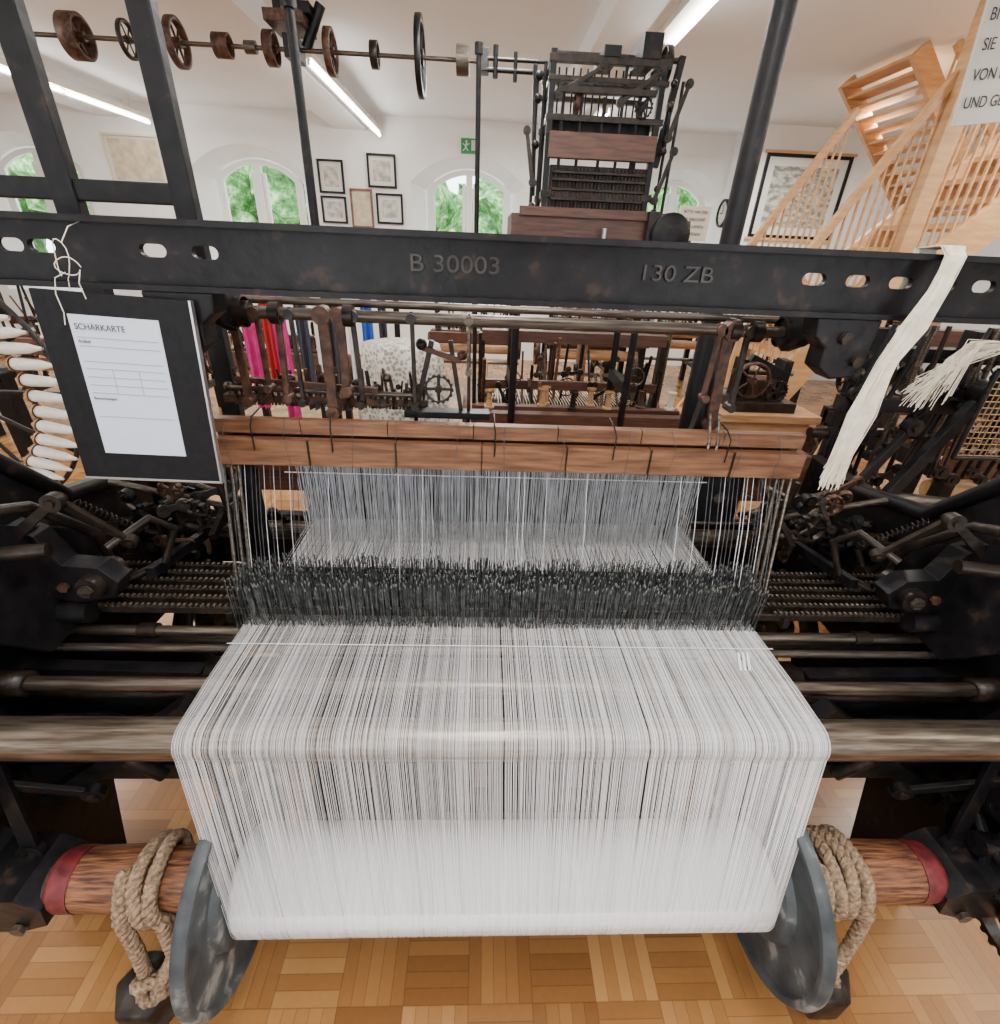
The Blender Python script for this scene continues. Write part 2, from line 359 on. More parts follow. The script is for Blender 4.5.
b.box((-.262,y,2.665+q),(.05,.006,.013),SIGNW,(0,1.0,0)); b.box((-.297,y,2.66+q),(.05,.006,.013),SIGNW,(0,-.7,0)); b.box((-.18,y,2.705+q),(.05,.006,.11),SIGNW)
b.done()
# ================================================================ STAIRCASE
e=empty('timber_staircase')
b=B('flights',e,.003)
def stair(x0,z0,x1,z1,y0,y1,n,sh=.22,tw=.26,tt=.035):
    L=math.hypot(x1-x0,z1-z0); a=math.atan2(z1-z0,x1-x0)
    for y in(y0,y1): b.box(((x0+x1)/2,y,(z0+z1)/2),(L,.045,sh),PINE,(0,-a,0))
    for i in range(n):
        f=(i+.5)/n; b.box((x0+(x1-x0)*f,(y0+y1)/2,z0+(z1-z0)*f),(tw,y1-y0-.045,tt),PINE)
def rail(x0,z0,x1,z1,y,n,h=.85,r=.011):
    L=math.hypot(x1-x0,z1-z0); a=math.atan2(z1-z0,x1-x0)
    b.box(((x0+x1)/2,y,(z0+z1)/2+h),(L,.05,.045),PINE,(0,-a,0))
    for i in range(n):
        f=(i+.5)/n; x=x0+(x1-x0)*f; z=z0+(z1-z0)*f
        b.cyl((x,y,z),(x,y,z+h),r,PINE,8)
stair(1.72,.05,2.6,1.46,3.5,4.35,7); rail(1.86,.34,2.62,1.60,3.5,15,.94,.009); rail(1.86,.34,2.62,1.60,4.35,15,.94,.009)
b.bb(1.74,1.81,3.46,3.54,0,1.15,PINE)
b.bb(2.6,3.7,3.5,4.4,1.36,1.42,PINE)
stair(2.75,1.45,3.9,2.5,3.5,4.3,7); rail(2.75,1.52,3.9,2.57,3.5,20,.85,.010)
b.bb(2.60,2.70,3.42,3.52,0,2.86,PINE)
stair(4.05,1.95,3.05,2.94,4.55,5.35,13,.13,.15,.022)
rail(4.05,2.05,3.3,2.78,4.53,16,.20,.009)
b.bb(3.95,4.05,4.5,4.6,0,2.98,PINE); b.bb(3.85,3.95,3.45,3.55,0,2.98,PINE)
b.done()
e=empty('information_sign',(2.31,3.0,2.205)); e.rotation_euler=(0,math.radians(-7),0)
b=B('board',e); b.bb(0,.62,-.01,.01,0,.49,SIGNW); b.done()
for s_,dx,dz in [('BI',.02,.405),('SIE',.025,.30),('VON M',.02,.19),('UND GE',.015,.085)]: text('line',s_,(dx,-.013,dz),.064,INK,e,align='LEFT',sx=.8)
b=B('chain',e); b.cyl((.08,0,.49),(.08,0,.79),.004,STEEL,6); b.cyl((.5,0,.49),(.5,0,.79),.004,STEEL,6); b.done()
# ================================================================ LINE SHAFT
e=empty('overhead_line_shaft')
b=B('shaft',e); b.cyl((-3.6,3.6,2.49),(-.02,3.6,2.49),.011,STEELD,12); b.done()
b=B('pulleys',e)
X=(1,0,0)
for x,r,w,m in [(-2.50,.075,.03,RUST),(-2.22,.10,.08,RUST),(-1.95,.085,.02,IRON2),(-1.69,.11,.035,RUST),(-1.45,.055,.08,RUST),(-1.19,.078,.05,RUST),(-.87,.105,.035,RUST),(-.63,.062,.04,IRON2),(-.38,.178,.03,IRON),(-3.0,.15,.1,RUST)]:
    b.wheel((x,3.6,2.49),X,r,w,m,6,.18)
b.cyl((-.18,3.6,2.49),(-.11,3.6,2.49),.068,STEELD,20)
b.cyl((-1.33,3.6,2.49),(-1.27,3.6,2.49),.03,STEELD,12)
b.done()
b=B('hangers',e,.004)
b.bb(-1.10,-1.03,3.52,3.68,2.44,2.54,IRON); b.bb(-1.13,-.94,3.52,3.68,2.62,2.67,IRON); b.bb(-1.17,-.97,3.47,3.73,2.57,2.62,RUST); b.bb(-1.07,-1.03,3.57,3.63,2.6,3.0,IRON); b.cyl((-1.15,3.6,2.7),(-1.0,3.6,2.99),.025,IRON,8); b.cyl((-1.0,3.6,2.5),(-.90,3.6,2.68),.028,IRON,8)
b.bb(-.06,.0,3.55,3.65,2.44,2.54,IRON)
b.bb(-3.42,-3.36,3.55,3.65,2.5,3.0,IRON)
b.done()
def column(x,y,z1,r,name='iron_column'):
    b=B(name); b.cyl((x,y,0),(x,y,z1),r,IRON,16); b.lathe((x,y,0),(0,0,1),[(0,r*2.2),(.03,r*2.2),(.06,r*1.2)],IRON,16); b.cyl((x,y,z1-.02),(x,y,z1+.02),r*1.6,IRON,12); b.done()
column(-.86,2.9,2.47,.022); column(-.045,2.9,2.36,.012)
# ================================================================ generic looms
def loom(name,cx,cy,w,d,h,wood,warp=True,rot=0,seed=1,parent=None):
    random.seed(seed)
    e=empty(name,(cx,cy,0)); e.rotation_euler=(0,0,rot)
    if parent: e.parent=parent
    b=B('frame',e,.003)
    for sx in(-1,1):
        x=sx*w/2
        for y in(-d/2,d/2): b.bb(x-.03,x+.03,y-.03,y+.03,0,h*.62,IRON)
        b.bb(x-.025,x+.025,-d/2,d/2,h*.2,h*.25,IRON2); b.bb(x-.03,x+.03,-d/2,d/2,h*.55,h*.61,IRON)
        b.bb(x-.02,x+.02,-.03,.04,h*.5,h,IRON2)
        b.gear((x+sx*.05,-d*.25,h*.4),X,.13,26,.03,IRON2); b.gear((x+sx*.05,d*.1,h*.32),X,.17,34,.03,IRON); b.wheel((x+sx*.1,d*.3,h*.45),X,.15,.05,RUST,5)
        b.box((x+sx*.03,-d*.3,h*.62),(.03,.2,.03),RUST,(.5,0,0))
    b.bb(-w/2-.05,w/2+.05,-d/2-.05,-d/2+.02,h*.58,h*.68,wood); b.bb(-w/2-.05,w/2+.05,-d/2+.1,-d/2+.16,h*.62,h*.68,wood)
    b.bb(-w/2,w/2,-.05,.02,h*.96,h*1.02,wood); b.bb(-w/2,w/2,-.04,.0,h*.70,h*.75,wood)
    b.cyl((-w/2,-d/2+.06,h*.5),(w/2,-d/2+.06,h*.5),.05,WOODB,16); b.cyl((-w/2,d/2,h*.5),(w/2,d/2,h*.5),.06,STEELD,16)
    b.cyl((-w/2-.1,0,h*.3),(w/2+.1,0,h*.3),.02,STEEL); b.cyl((-w/2,.2,h*.66),(w/2,.2,h*.66),.018,GREENM)
    for k in range(26):
        x=R(-w/2,w/2); b.cyl((x,R(-.2,.25),h*.55),(x+R(-.03,.03),R(-.2,.25),h*R(.72,1.0)),R(.006,.014),random.choice([RUST,IRON2,WOOD,IRON]),8)
    for k in range(16): b.wheel((R(-w/2,w/2),R(-.25,.2),h*R(.62,.85)),X if k%2 else (0,1,0),R(.03,.07),.02,random.choice([RUST,IRON2,IRON,IRON]),4)
    for k in range(8):
        x=R(-w/2,w/2); z=h*R(.65,.9); b.link((x,-.12,z),(x+R(-.12,.12),-.12,z+R(-.1,.1)),.022,random.choice([RUST,IRON,IRON2]))
    for k in range(8): x=R(-w/2,w/2); b.lathe((x,-d/2+R(.05,.2),h*.68),(0,0,1),[(0,.03),(.01,.03),(.012,.018),(.09,.015),(.095,.028),(.105,.028)],random.choice([WOODB,CREAM,RUST,IRON2]),12)
    b.done()
    if warp:
        b=B('warp',e); 
        for k in range(50):
            x=-w*.4+w*.8*k/49; b.tube([(x,-d/2+.05,h*.6),(x,0,h*.62),(x,d/2,h*.6)],.003,CREAM,3,False)
        b.done()
    return e
# ================================================================ JACQUARD loom behind
J=empty('jacquard_loom')
e=empty('jacquard_head',(.03,0,.06)); e.scale=(.90,1,.945); e.parent=J
b=B('head_frame',e,.003)
b.bb(.10,1.04,2.65,3.1,1.64,1.77,WOODR); b.bb(.16,.98,2.62,2.66,1.60,1.66,IRON2); b.bb(.14,.86,2.63,2.66,1.76,1.80,WOODR)
for x in(.27,.80):
    for y in(2.72,3.05): b.bb(x-.014,x+.014,y-.014,y+.014,1.74,2.40,IRON)
for z,t in((2.37,.03),(2.30,.02),(2.16,.025),(1.86,.03)):
    for y in(2.72,3.05): b.bb(.25,.83,y-.015,y+.015,z-t/2,z+t/2,IRON2)
    for x in(.27,.80): b.bb(x-.015,x+.015,2.72,3.05,z-t/2,z+t/2,IRON2)
b.bb(.27,.80,2.66,2.70,2.00,2.10,WOODR); b.bb(.30,.77,2.68,2.71,2.245,2.27,IRON2)
b.bb(.29,.79,2.72,3.0,1.80,1.98,IRON); b.bb(.29,.79,2.78,3.0,2.08,2.16,IRON)
for z in(1.84,1.88,1.92,1.95): b.bb(.3,.78,2.69,2.72,z-.006,z+.006,IRON2)
for k in range(26): b.cyl((.3+k*.019,2.70,1.79),(.3+k*.019,2.70,1.97),.003,RUST,5)
for k in range(14): b.cyl((.31+k*.035,2.80,2.16),(.31+k*.035,2.80,2.36),.005,IRON,5)
for x in(.2,.235,.33,.42,.53,.62,.7,.86,.90): b.cyl((x,2.72,1.76),(x,2.72,2.32+R(-.1,.08)),.008,IRON,8)
for z in(1.8,1.9,2.05,2.22,2.3): b.ball((.205,2.70,z),.019,IRON); b.ball((.85,2.70,z),.017,IRON2)
for (x,z,x2,z2) in [(.86,2.1,.92,2.3),(.2,1.9,.16,2.1),(.3,2.24,.5,2.34),(.6,2.22,.78,2.34),(.84,1.85,.90,2.05)]: b.link((x,2.69,z),(x2,2.69,z2),.022,IRON2)
b.wheel((.40,2.75,2.22),X,.05,.02,RUST,4); b.gear((.72,2.70,2.21),(0,1,0),.045,16,.015,IRON)
b.bb(.50,.58,2.7,2.95,2.38,2.42,IRON); b.bb(.68,.77,2.7,2.95,2.38,2.47,IRON); b.wheel((.84,2.85,2.4),X,.075,.03,IRON2,5); b.cyl((.3,2.85,2.42),(.9,2.85,2.42),.012,IRON2)
b.box((.86,2.75,2.2),(.03,.03,.42),IRON,(0,.12,0)); b.box((.2,2.75,2.1),(.02,.03,.5),IRON,(0,-.05,0))
b.lathe((.92,2.62,1.70),(0,-1,0),[(-.06,.001),(-.06,.1),(.04,.1),(.05,.08),(.05,.001)],IRON,24)
b.bb(.80,.86,2.6,2.66,1.62,1.80,IRON2); b.cyl((.58,2.6,1.65),(.58,2.6,1.72),.012,ALU)
b.cyl((-.04,2.9,2.36),(.28,2.9,2.36),.010,IRON,8); b.cyl((-.04,2.9,2.40),(.26,2.9,2.40),.008,IRON,8)
b.cyl((.0,2.9,2.33),(.0,2.9,2.45),.013,IRON); b.cyl((.1,2.9,2.32),(.1,2.9,2.43),.010,IRON)
b.done()
b=B('stand',J,.003)
for x in(.17,.80):
    for y in(2.7,3.05): b.cyl((x,y,0),(x,y,1.63),.02,IRON,10)
for x in (.17,.80): b.bb(x-.02,x+.02,2.7,3.05,.9,.96,IRON)
b.done()
loom('loom_body',.57,3.2,1.15,.9,1.12,WOODR,True,0,3,J)
loom('power_loom',2.2,6.6,1.3,.8,1.2,WOOD,False,0,4)
loom('ribbon_loom',1.15,5.4,.9,.7,1.3,WOODR,False,0,5)
loom('ribbon_loom',-.1,6.2,.9,.7,1.05,WOODR,False,0,15)
loom('ribbon_loom',-1.7,4.4,.8,.7,1.15,WOODR,False,0,6)
loom('power_loom',2.75,2.45,1.2,.9,1.3,WOODR,False,0,8)
loom('power_loom',-3.4,4.6,1.4,1.0,1.2,WOODR,False,0,9)
loom('power_loom',4.6,6.4,1.4,.9,1.3,WOODR,False,0,10)
random.seed(11)
b=B('wooden_post'); b.bb(.76,.83,4.0,4.07,0,1.62,WOOD); b.done()
e=empty('work_table'); b=B('table',e,.004)
b.bb(1.2,1.72,2.35,2.85,.86,.90,WOODB); b.bb(1.23,1.69,2.38,2.82,.70,.86,WOODB)
for x in(1.24,1.64):
    for y in(2.39,2.77): b.bb(x,x+.05,y,y+.05,0,.75,WOODB)
b.done()
b=B('winding_machine',e,.002)
b.bb(1.28,1.6,2.40,2.7,.90,.95,IRON2); b.wheel((1.36,2.45,1.05),(0,1,0),.09,.03,RUST,5); b.gear((1.50,2.45,1.0),(0,1,0),.06,20,.02,IRON2); b.cyl((1.3,2.55,1.07),(1.62,2.55,1.07),.014,STEEL)
b.bb(1.32,1.36,2.5,2.6,.94,1.14,IRON); b.bb(1.54,1.58,2.5,2.6,.94,1.14,IRON); b.box((1.45,2.5,1.11),(.22,.04,.04),IRON,(0,.4,0)); b.bb(1.38,1.52,2.5,2.62,.95,1.04,RUST); b.done()
e=empty('distance_notice'); b=B('board',e); b.bb(1.36,1.58,3.98,4.0,1.68,1.89,SIGNC); b.cyl((1.47,3.99,0),(1.47,3.99,1.68),.012,STEELD,8); b.done()
for k,s_ in enumerate(['BITTE HALTEN','SIE ABSTAND','MASCHINEN','BEWEGEN']): text('line_%d'%k,s_,(1.47,3.975,1.855-.045*k),.026,INK,e)
# ================================================================ COLOURED CLOTHS, LACE
def drape(b,x,y,z0,z1,w,m,amp=.02,waves=3,n=18):
    vs=[];rows=8
    for i in range(rows+1):
        f=i/rows
        for j in range(n+1):
            g=j/n; vs.append((x-w/2+w*g,y+amp*math.sin(g*waves*2*math.pi+f*1.5)*(.5+f),z1+(z0-z1)*f))
    b.add(vs,[(i*(n+1)+j,i*(n+1)+j+1,(i+1)*(n+1)+j+1,(i+1)*(n+1)+j) for i in range(rows) for j in range(n)],m,True)
e=empty('textile_display_rack')
b=B('cloths',e)
for x,w,m,z0 in [(-1.14,.07,MAG,.95),(-1.05,.05,REDC,1.0),(-.99,.07,MAG,.9),(-.88,.06,DARKC,.95),(-.8,.05,WHITE,.92),(-.71,.06,DARKC,.95),(-.64,.04,WHITE,.9),(-.565,.055,BLUE,.9),(-.49,.04,DARKC,.95)]:
    drape(b,x,2.55,z0-.15,1.44,w,m,.012,2)
b.done()
b=B('rack',e); b.cyl((-1.3,2.55,1.44),(-.42,2.55,1.44),.012,IRON,8)
for x in(-1.3,-.42): b.cyl((x,2.55,0),(x,2.55,1.45),.014,IRON,8)
b.done()
e=empty('lace_covered_stand')
b=B('lace_cloth',e)
S=48
prof=[(1.22,.001),(1.22,.10),(1.21,.15),(1.12,.155),(.95,.165),(.78,.18)]
vs=[]
for i,(z,r) in enumerate(prof):
    for k in range(S):
        w=2*math.pi*k/S; rr=r*(1+(.09*math.sin(w*9) if i>2 else 0)); vs.append((-.35+rr*math.cos(w)*1.1,2.2+rr*math.sin(w),z+(.02*math.sin(w*9) if i==5 else 0)))
b.add(vs,[(i*S+k,i*S+(k+1)%S,(i+1)*S+(k+1)%S,(i+1)*S+k) for i in range(len(prof)-1) for k in range(S)],LACE,True); b.done()
b=B('pedestal',e); b.cyl((-.35,2.2,0),(-.35,2.2,1.2),.04,WOOD,12); b.lathe((-.35,2.2,0),(0,0,1),[(0,.16),(.03,.16),(.05,.05)],WOOD,24); b.done()
# ================================================================ BOBBIN CREEL left
e=empty('bobbin_creel')
b=B('ring',e,0)
cx,cz,y0=-2.60,.88,2.4
for rr in(.44,.62): b.tube([(cx+rr*math.cos(q*math.pi/24),y0,cz+rr*math.sin(q*math.pi/24)) for q in range(49)],.012,[RUST,IRON2][rr>.5],8)
for q in range(12): a=q*math.pi/6; b.cyl((cx,y0+.02,cz),(cx+.62*math.cos(a),y0+.02,cz+.62*math.sin(a)),.01,IRON,6)
b.cyl((cx,y0-.1,cz),(cx,y0+.5,cz),.04,IRON)
b.bb(cx-.04,cx+.04,y0+.3,y0+.38,0,cz,IRON); b.done()
b=B('bobbins',e)
for q in range(-6,9):
    a=q*.16; c=V((cx+.47*math.cos(a),y0-.03,cz+.47*math.sin(a))); d=V((1,-.1,-.05+.2*math.sin(a)))
    b.lathe(c,d,[(0,.001),(0,.027),(.02,.028),(.13,.022),(.17,.012),(.2,.006)],WHITE,14)
    b.lathe(c,-d,[(0,.034),(.01,.034),(.011,.012),(.04,.01)],WOODB,12)
b.done()
# ================================================================ THE LOOM
L=empty('weaving_loom')
b=B('top_beam',L)
b.bb(-1.5,1.6,.945,.957,1.578,1.616,IRON); b.bb(-1.5,1.6,.945,.957,1.516,1.558,IRON)
slots=[-.84,-.785,-.735,-.555,-.47,.585,.665,.745,.825,.9,.98]
prev=-1.5
for s_ in slots+[1.62]:
    b.bb(prev,s_-.022,.945,.957,1.558,1.578,IRON); prev=s_+.022
for s_ in slots:
    for sg in(-1,1):
        arcp=[(sg*(.012+.010*math.cos(q)),.010*math.sin(q)) for q in [math.pi/2*(1-i/4) for i in range(9)]]
        b.prism([(sg*.022,.010)]+arcp+[(sg*.022,-.010)],(s_,.945,1.568),(1,0,0),(0,0,1),(0,.012,0),IRON)
for z0 in (1.606,1.508):
    b.bb(-1.5,1.6,.919,.99,z0,z0+.009,IRON)
b.done()
text('cast_number','B 30003',(-.05,.944,1.566),.038,IRONT,L,ext=.004,sx=1.25)
text('cast_number','130 ZB',(.335,.944,1.566),.036,IRONT,L,ext=.004,sx=1.25)
b=B('uprights',L,.003)
b.bb(-.660,-.615,1.235,1.265,0,2.95,IRON); b.bb(-.905,-.855,1.235,1.265,0,2.95,IRON)
b.bb(-.86,-.66,1.24,1.26,1.645,1.685,IRON); b.bb(-1.3,-.90,1.24,1.26,1.645,1.685,IRON)
b.cyl((.575,1.3,0),(.575,1.3,2.95),.0235,IRON,20)
b.bb(.55,.60,1.0,1.3,1.52,1.55,IRON); b.bb(-.66,-.62,1.0,1.25,1.52,1.55,IRON)
b.done()
b=B('pipe_and_brackets',L,.004)
for x,sx in((-.52,1),(.66,-1)):
    b.prism([(-.06,1.508),(.06,1.508),(.055,1.475),(.03,1.455),(.03,1.42),(.0,1.40),(-.045,1.405),(-.055,1.44)],(x,.92,0),(sx,0,0),(0,0,1),(0,.05,0),IRON)
    b.prism([(.92,1.508),(1.13,1.508),(1.14,1.44),(1.09,1.42),(1.04,1.44),(1.0,1.47),(.95,1.44)],(x-.012,0,0),(0,1,0),(0,0,1),(.024,0,0),IRON)
    b.bolt((x,.919,1.475),(0,-1,0),.012,IRON2); b.bolt((x-.035*sx,.919,1.435),(0,-1,0),.011,IRON2)
    b.lathe((x-.02,1.1,1.457),X,[(0,.03),(.05,.03)],IRON2,16)
b.cyl((-.60,1.1,1.457),(.70,1.1,1.457),.0125,STEELD,14)
b.cyl((-.60,1.16,1.475),(.70,1.16,1.475),.008,STEELD,10)
for x in(-.50,-.44,-.29,.53,.58): b.cyl((x,1.1,1.457),(x+.02,1.1,1.457),.022,IRON2,12)
b.done()
b=B('hanging_levers',L,.0015)
for x,w,l,m in [(-.52,.016,.2,RUST),(-.47,.010,.17,RUST),(-.43,.012,.19,RUST),(-.40,.008,.2,IRON2),(-.335,.022,.22,RUST),(-.30,.018,.17,RUST),(-.27,.010,.2,IRON2),(-.15,.008,.2,IRON2),(-.03,.006,.12,STEELD),(.51,.010,.16,RUST),(.535,.024,.22,RUST),(.575,.012,.18,IRON2)]:
    b.box((x,1.1,1.47-l/2),(w,.01,l),m,(0,R(-.06,.06),0)); b.cyl((x,1.085,1.457),(x,1.115,1.457),w*.6+.006,m,12); b.cyl((x,1.085,1.47-l),(x,1.115,1.47-l),w*.5+.004,m,12)
b.box((.53,1.12,1.33),(.025,.025,.3),IRON,(0,.12,0))
for x in(.545,.525): b.tube([(x,1.08,1.28),(x+.004,1.06,1.22),(x,1.05,1.17)],.004,STEEL,8)
for k in range(56):
    x=-.59+k*.0082; h=R(.02,.08)
    b.cyl((x,1.17,1.24),(x+R(-.01,.01),1.17+R(-.02,.02),1.26+h),R(.002,.005),random.choice([RUST,RUST,STEELD,IRON2]),8)
    if k%3==0: b.ball((x,1.16,1.27+h*.6),R(.006,.011),random.choice([RUST,IRON2,STEELD]),10)
    if k%7==1: b.wheel((x,1.18,1.26),(0,1,0),.020,.01,RUST,4)
b.box((-.37,1.18,1.255),(.48,.03,.018),RUST); b.box((-.40,1.14,1.30),(.32,.012,.012),RUST,(0,.05,0))
b.cyl((-.58,1.15,1.285),(-.15,1.15,1.28),.006,STEELD)
b.gear((-.10,1.14,1.30),(0,1,0),.035,16,.012,IRON2,4); b.box((-.13,1.14,1.34),(.012,.012,.14),IRON2,(0,.25,0)); b.box((-.06,1.14,1.33),(.01,.012,.16),IRON2,(0,-.15,0)); b.box((-.09,1.13,1.38),(.09,.01,.012),RUST,(0,.3,0))
b.ball((-.135,1.13,1.40),.013,IRON2); b.ball((-.045,1.13,1.38),.012,RUST); b.cyl((-.155,1.14,1.22),(-.155,1.14,1.46),.005,IRON2,8); b.cyl((-.03,1.14,1.22),(-.03,1.14,1.46),.004,IRON2,8)
b.bb(-.18,.02,1.12,1.16,1.235,1.25,IRON)
b.done()
b=B('harness_board',L,.003)
n=7; x0,x1=-.595,.755
for k in range(n):
    a=x0+(x1-x0)*k/n; c=x0+(x1-x0)*(k+1)/n
    b.bb(a+.001,c-.001,1.06,1.085,1.208+R(-.001,.001),1.240,WOOD)
    b.bb(a+.001+.02*(k>0),c-.001+.02*(k<n-1),1.035,1.06,1.142,1.202,WOOD)
b.bb(-.6,.76,1.085,1.10,1.13,1.235,WOODR)
for k in range(n-1):
    c=x0+(x1-x0)*(k+1)/n+.02; b.box((c,1.03,1.17),(.002,.004,.072),IRON2)
for x in(-.5,-.33,.03,.30,.56): b.tube([(x,1.1,1.255),(x,1.05,1.25),(x+.003,1.03,1.235),(x+.002,1.03,1.18)],.002,IRON2,6)
for k in range(11): x=-.55+k*.125+R(-.02,.02); b.tube([(x,1.058,1.242),(x+R(-.01,.01),1.032,1.205),(x+R(-.01,.01),1.032,1.14)],.0008,HARND,4)
b.done()
b=B('end_rods',L)
for dx in(0,.018,.034):
    b.cyl((-.585+dx,1.05,1.14),(-.555+dx,.92,.83),.0035,STEELD,7); b.cyl((.745-dx,1.05,1.14),(.705-dx,.93,.80),.004,STEEL if dx==0 else STEELD,7)
b.done()
# ---- warp threads
wx0,wx1=-.527,.660
def arc(cy,cz,r,a0,a1,n): return [(cy+r*math.cos(a0+(a1-a0)*i/n),cz+r*math.sin(a0+(a1-a0)*i/n)) for i in range(n+1)]
WR=.037; wy,wz=.600,.788
ry,rz,rr=.555,.403,.100
base=[(1.36,.815),(1.20,.815),(1.05,.815),(.94,.816),(.86,.822),(.70,.827)]+arc(wy,wz,WR+.0012,math.pi/2,math.pi*1.08,5)+arc(ry,rz,rr+.0015,math.pi*.985,math.pi*1.45,7)
def path(f):
    o=[]; jz=R(-.003,.003); dx=R(-.002,.002); dl=R(-.0012,.0012)
    for i,(y,z) in enumerate(base):
        g=0 if i<=11 else 1
        a=wx0*(1-g)+(-.462)*g; c=wx1*(1-g)+.617*g
        xx=a+(c-a)*f
        if i==5: z+=jz*.4
        if i<4: xx+=dx; z+=jz
        if i>=12: xx+=dl
        o.append((xx,y,z))
    return o
b=B('warp_threads',L)
N=1200
for i in range(N):
    f=(i+R(-.55,.55))/N; f=min(max(f,0),1)
    dens=math.sin(f*190)+math.sin(f*83+1)*.8+math.sin(f*431)*.7
    if R(0,1)<.18+.05*max(0,dens): continue
    b.tube([V(p) for p in path(f)],.00030*R(.8,1.3),random.choices([WARPA,WARPB,WARPC],[8,2,1.4])[0],3,False)
b.done()
b=B('rear_warp_threads',L)
for i in range(620):
    f=(i+R(-.5,.5))/620; x=wx0+.01+(wx1-wx0-.03)*f
    b.tube([(x,.93,.80),(x,1.15,.808+R(-.004,.004)),(x,1.38,.81)],.00055,random.choices([WARPA,WARPC,HARN],[4,1,3])[0],3,False)
b.done()
b=B('lease_cords',L)
b.cyl((wx0-.005,.80,.829),(wx1+.005,.80,.829),.0008,WARPA,6)
b.done()
b=B('thread_comb_label',L)
for k in range(3): b.box((.57+.010*k,.76,.830),(.005,.055,.001),WARPA,(0,0,-.35))
b.done()
b=B('warp_beam',L)
b.lathe((-.468,ry,rz),X,[(0,.05),(0,rr-.006),(.01,rr),(1.08,rr),(1.09,rr-.006),(1.09,.05)],WOUND,64)
b.done()
b=B('beam_flanges',L,.001)
for x,sx in((-.490,-1),(.642,1)):
    b.lathe((x,ry,rz),(sx,0,0),[(-.02,.05),(0,.06),(0,.200),(-.010,.202),(-.012,.214),(.0,.220),(.012,.218),(.014,.20),(.012,.05)],GALV,72)
    b.lathe((x,ry,rz),(sx,0,0),[(-.016,.06),(-.016,.118),(0,.124)],GALV,40)
b.done()
b=B('log_shaft',L)
for xa,xb in((-.50,-.80),(.65,.975)):
    s_=1 if xb>xa else -1
    b.lathe((xa,ry,rz),(s_,0,0),[(0,.058),(.06,.062),(.12,.057),(.2,.061),(abs(xb-xa),.058)],LOG,32)
    b.lathe((xb,ry,rz),(s_,0,0),[(0,.0595),(.035,.0595),(.05,.053),(.05,.0005)],RED,32)
    b.cyl((xb,ry,rz),(xb+s_*.4,ry,rz),.026,STEELD,16)
b.done()
b=B('brake_ropes',L)
for x,s_,turns in((-.655,-1,2.6),(.770,1,3.5)):
    pts=[]
    for k in range(0,int(turns*24)):
        a=math.pi*.6+2*math.pi*k/24; q=.0735+.002*math.sin(k*.31); pts.append((x-.035*s_*-1*0-.035+.030*k/24+.003*math.sin(k*.7),ry+q*math.cos(a),rz+q*math.sin(a)))
    b.rope(pts,.0140,ROPE)
    x2=x+s_*.025
    b.rope([(x-.035,ry-.0735,rz),(x-.025,ry-.085,.31),(x2-.01,ry-.09,.2),(x2+s_*.02,ry-.08,.12),(x2+s_*.03,ry-.03,.07)],.0140,ROPE)
    xe=x-.035+.030*turns
    b.rope([(xe,ry-.0735,rz-.01),(xe,ry-.085,.28),(x2+.015,ry-.11,.17),(x2,ry-.05,.10)],.0140,ROPE)
    ring=[(x2+.03*math.cos(q*.35),ry-.105+.012*math.sin(q*.9),.17+.038*math.sin(q*.35)) for q in range(20)]
    b.rope(ring,.0130,ROPE)
b.done()
b=B('brake_weights',L,.006)
for x,s_ in((-.70,-1),(.82,1)):
    b.lathe((x+s_*.03,ry-.07,.0),(0,0,1),[(0,.001),(0,.07),(.09,.07),(.1,.06),(.1,.001)],IRON2,6); b.tube([(x+s_*.03-.02,ry-.07,.1),(x+s_*.03,ry-.07,.15),(x+s_*.03+.02,ry-.07,.1)],.008,IRON2)
b.done()
b=B('whip_roll',L); b.cyl((-1.4,wy,wz),(1.5,wy,wz),WR,STEEL,40); b.done()
b=B('cross_rods',L)
b.cyl((-.95,.745,.765),(1.14,.745,.765),.0155,STEEL,20)
for x,s_ in((-.95,-1),(1.14,1)): b.lathe((x,.745,.765),(s_,0,0),[(-.03,.017),(-.03,.026),(.05,.028),(.05,.001)],IRON2,20)
b.cyl((-1.0,.89,.78),(1.2,.89,.78),.012,STEEL,16); b.cyl((-1.0,.84,.775),(1.2,.84,.775),.009,STEELD,12)
b.cyl((-1.0,1.02,.76),(1.2,1.02,.76),.014,STEELD,12); b.cyl((-1.0,.80,.68),(1.2,.80,.68),.016,IRON2,12)
for x in(-.78,.93): b.cyl((x,.89,.78),(x+.04,.89,.78),.018,IRON2,14)
b.done()
b=B('dropper_rails',L,.001)
for k in range(6):
    y=.875+k*.032
    b.bb(-.98,1.20,y,y+.006,.845,.862,IRON2)
    for xa,xb in((-.95,-.54),(.70,1.16)):
        n=int((xb-xa)/.013)
        for j in range(n): b.box((xa+j*.013,y+.003,.866),(.006,.008,.008),STEELD)
for x in(-.95,-.56,.72,1.17): b.bb(x,x+.015,.865,1.05,.83,.856,IRON2)
b.done()
b=B('drop_wires',L)
for row in range(7):
    y=.866+row*.018; n=260
    for j in range(n):
        x=-.540+(.662+.540)*(j+R(-.4,.4))/n; top=.934+R(-.010,.012)+.003*math.sin(x*40)
        w=R(.0012,.0030); an=R(-.02,.02)
        b.box((x,y+R(-.004,.004),(top+.80)/2),(w,.0006,top-.80),WIRE,(0,an,R(-.6,.6)))
        if R(0,1)<.55: b.box((x+an*.06,y-.002,top),(w,.0012,.007),WIREL,(0,an,0))
b.done()
b=B('heddle_curtain',L)
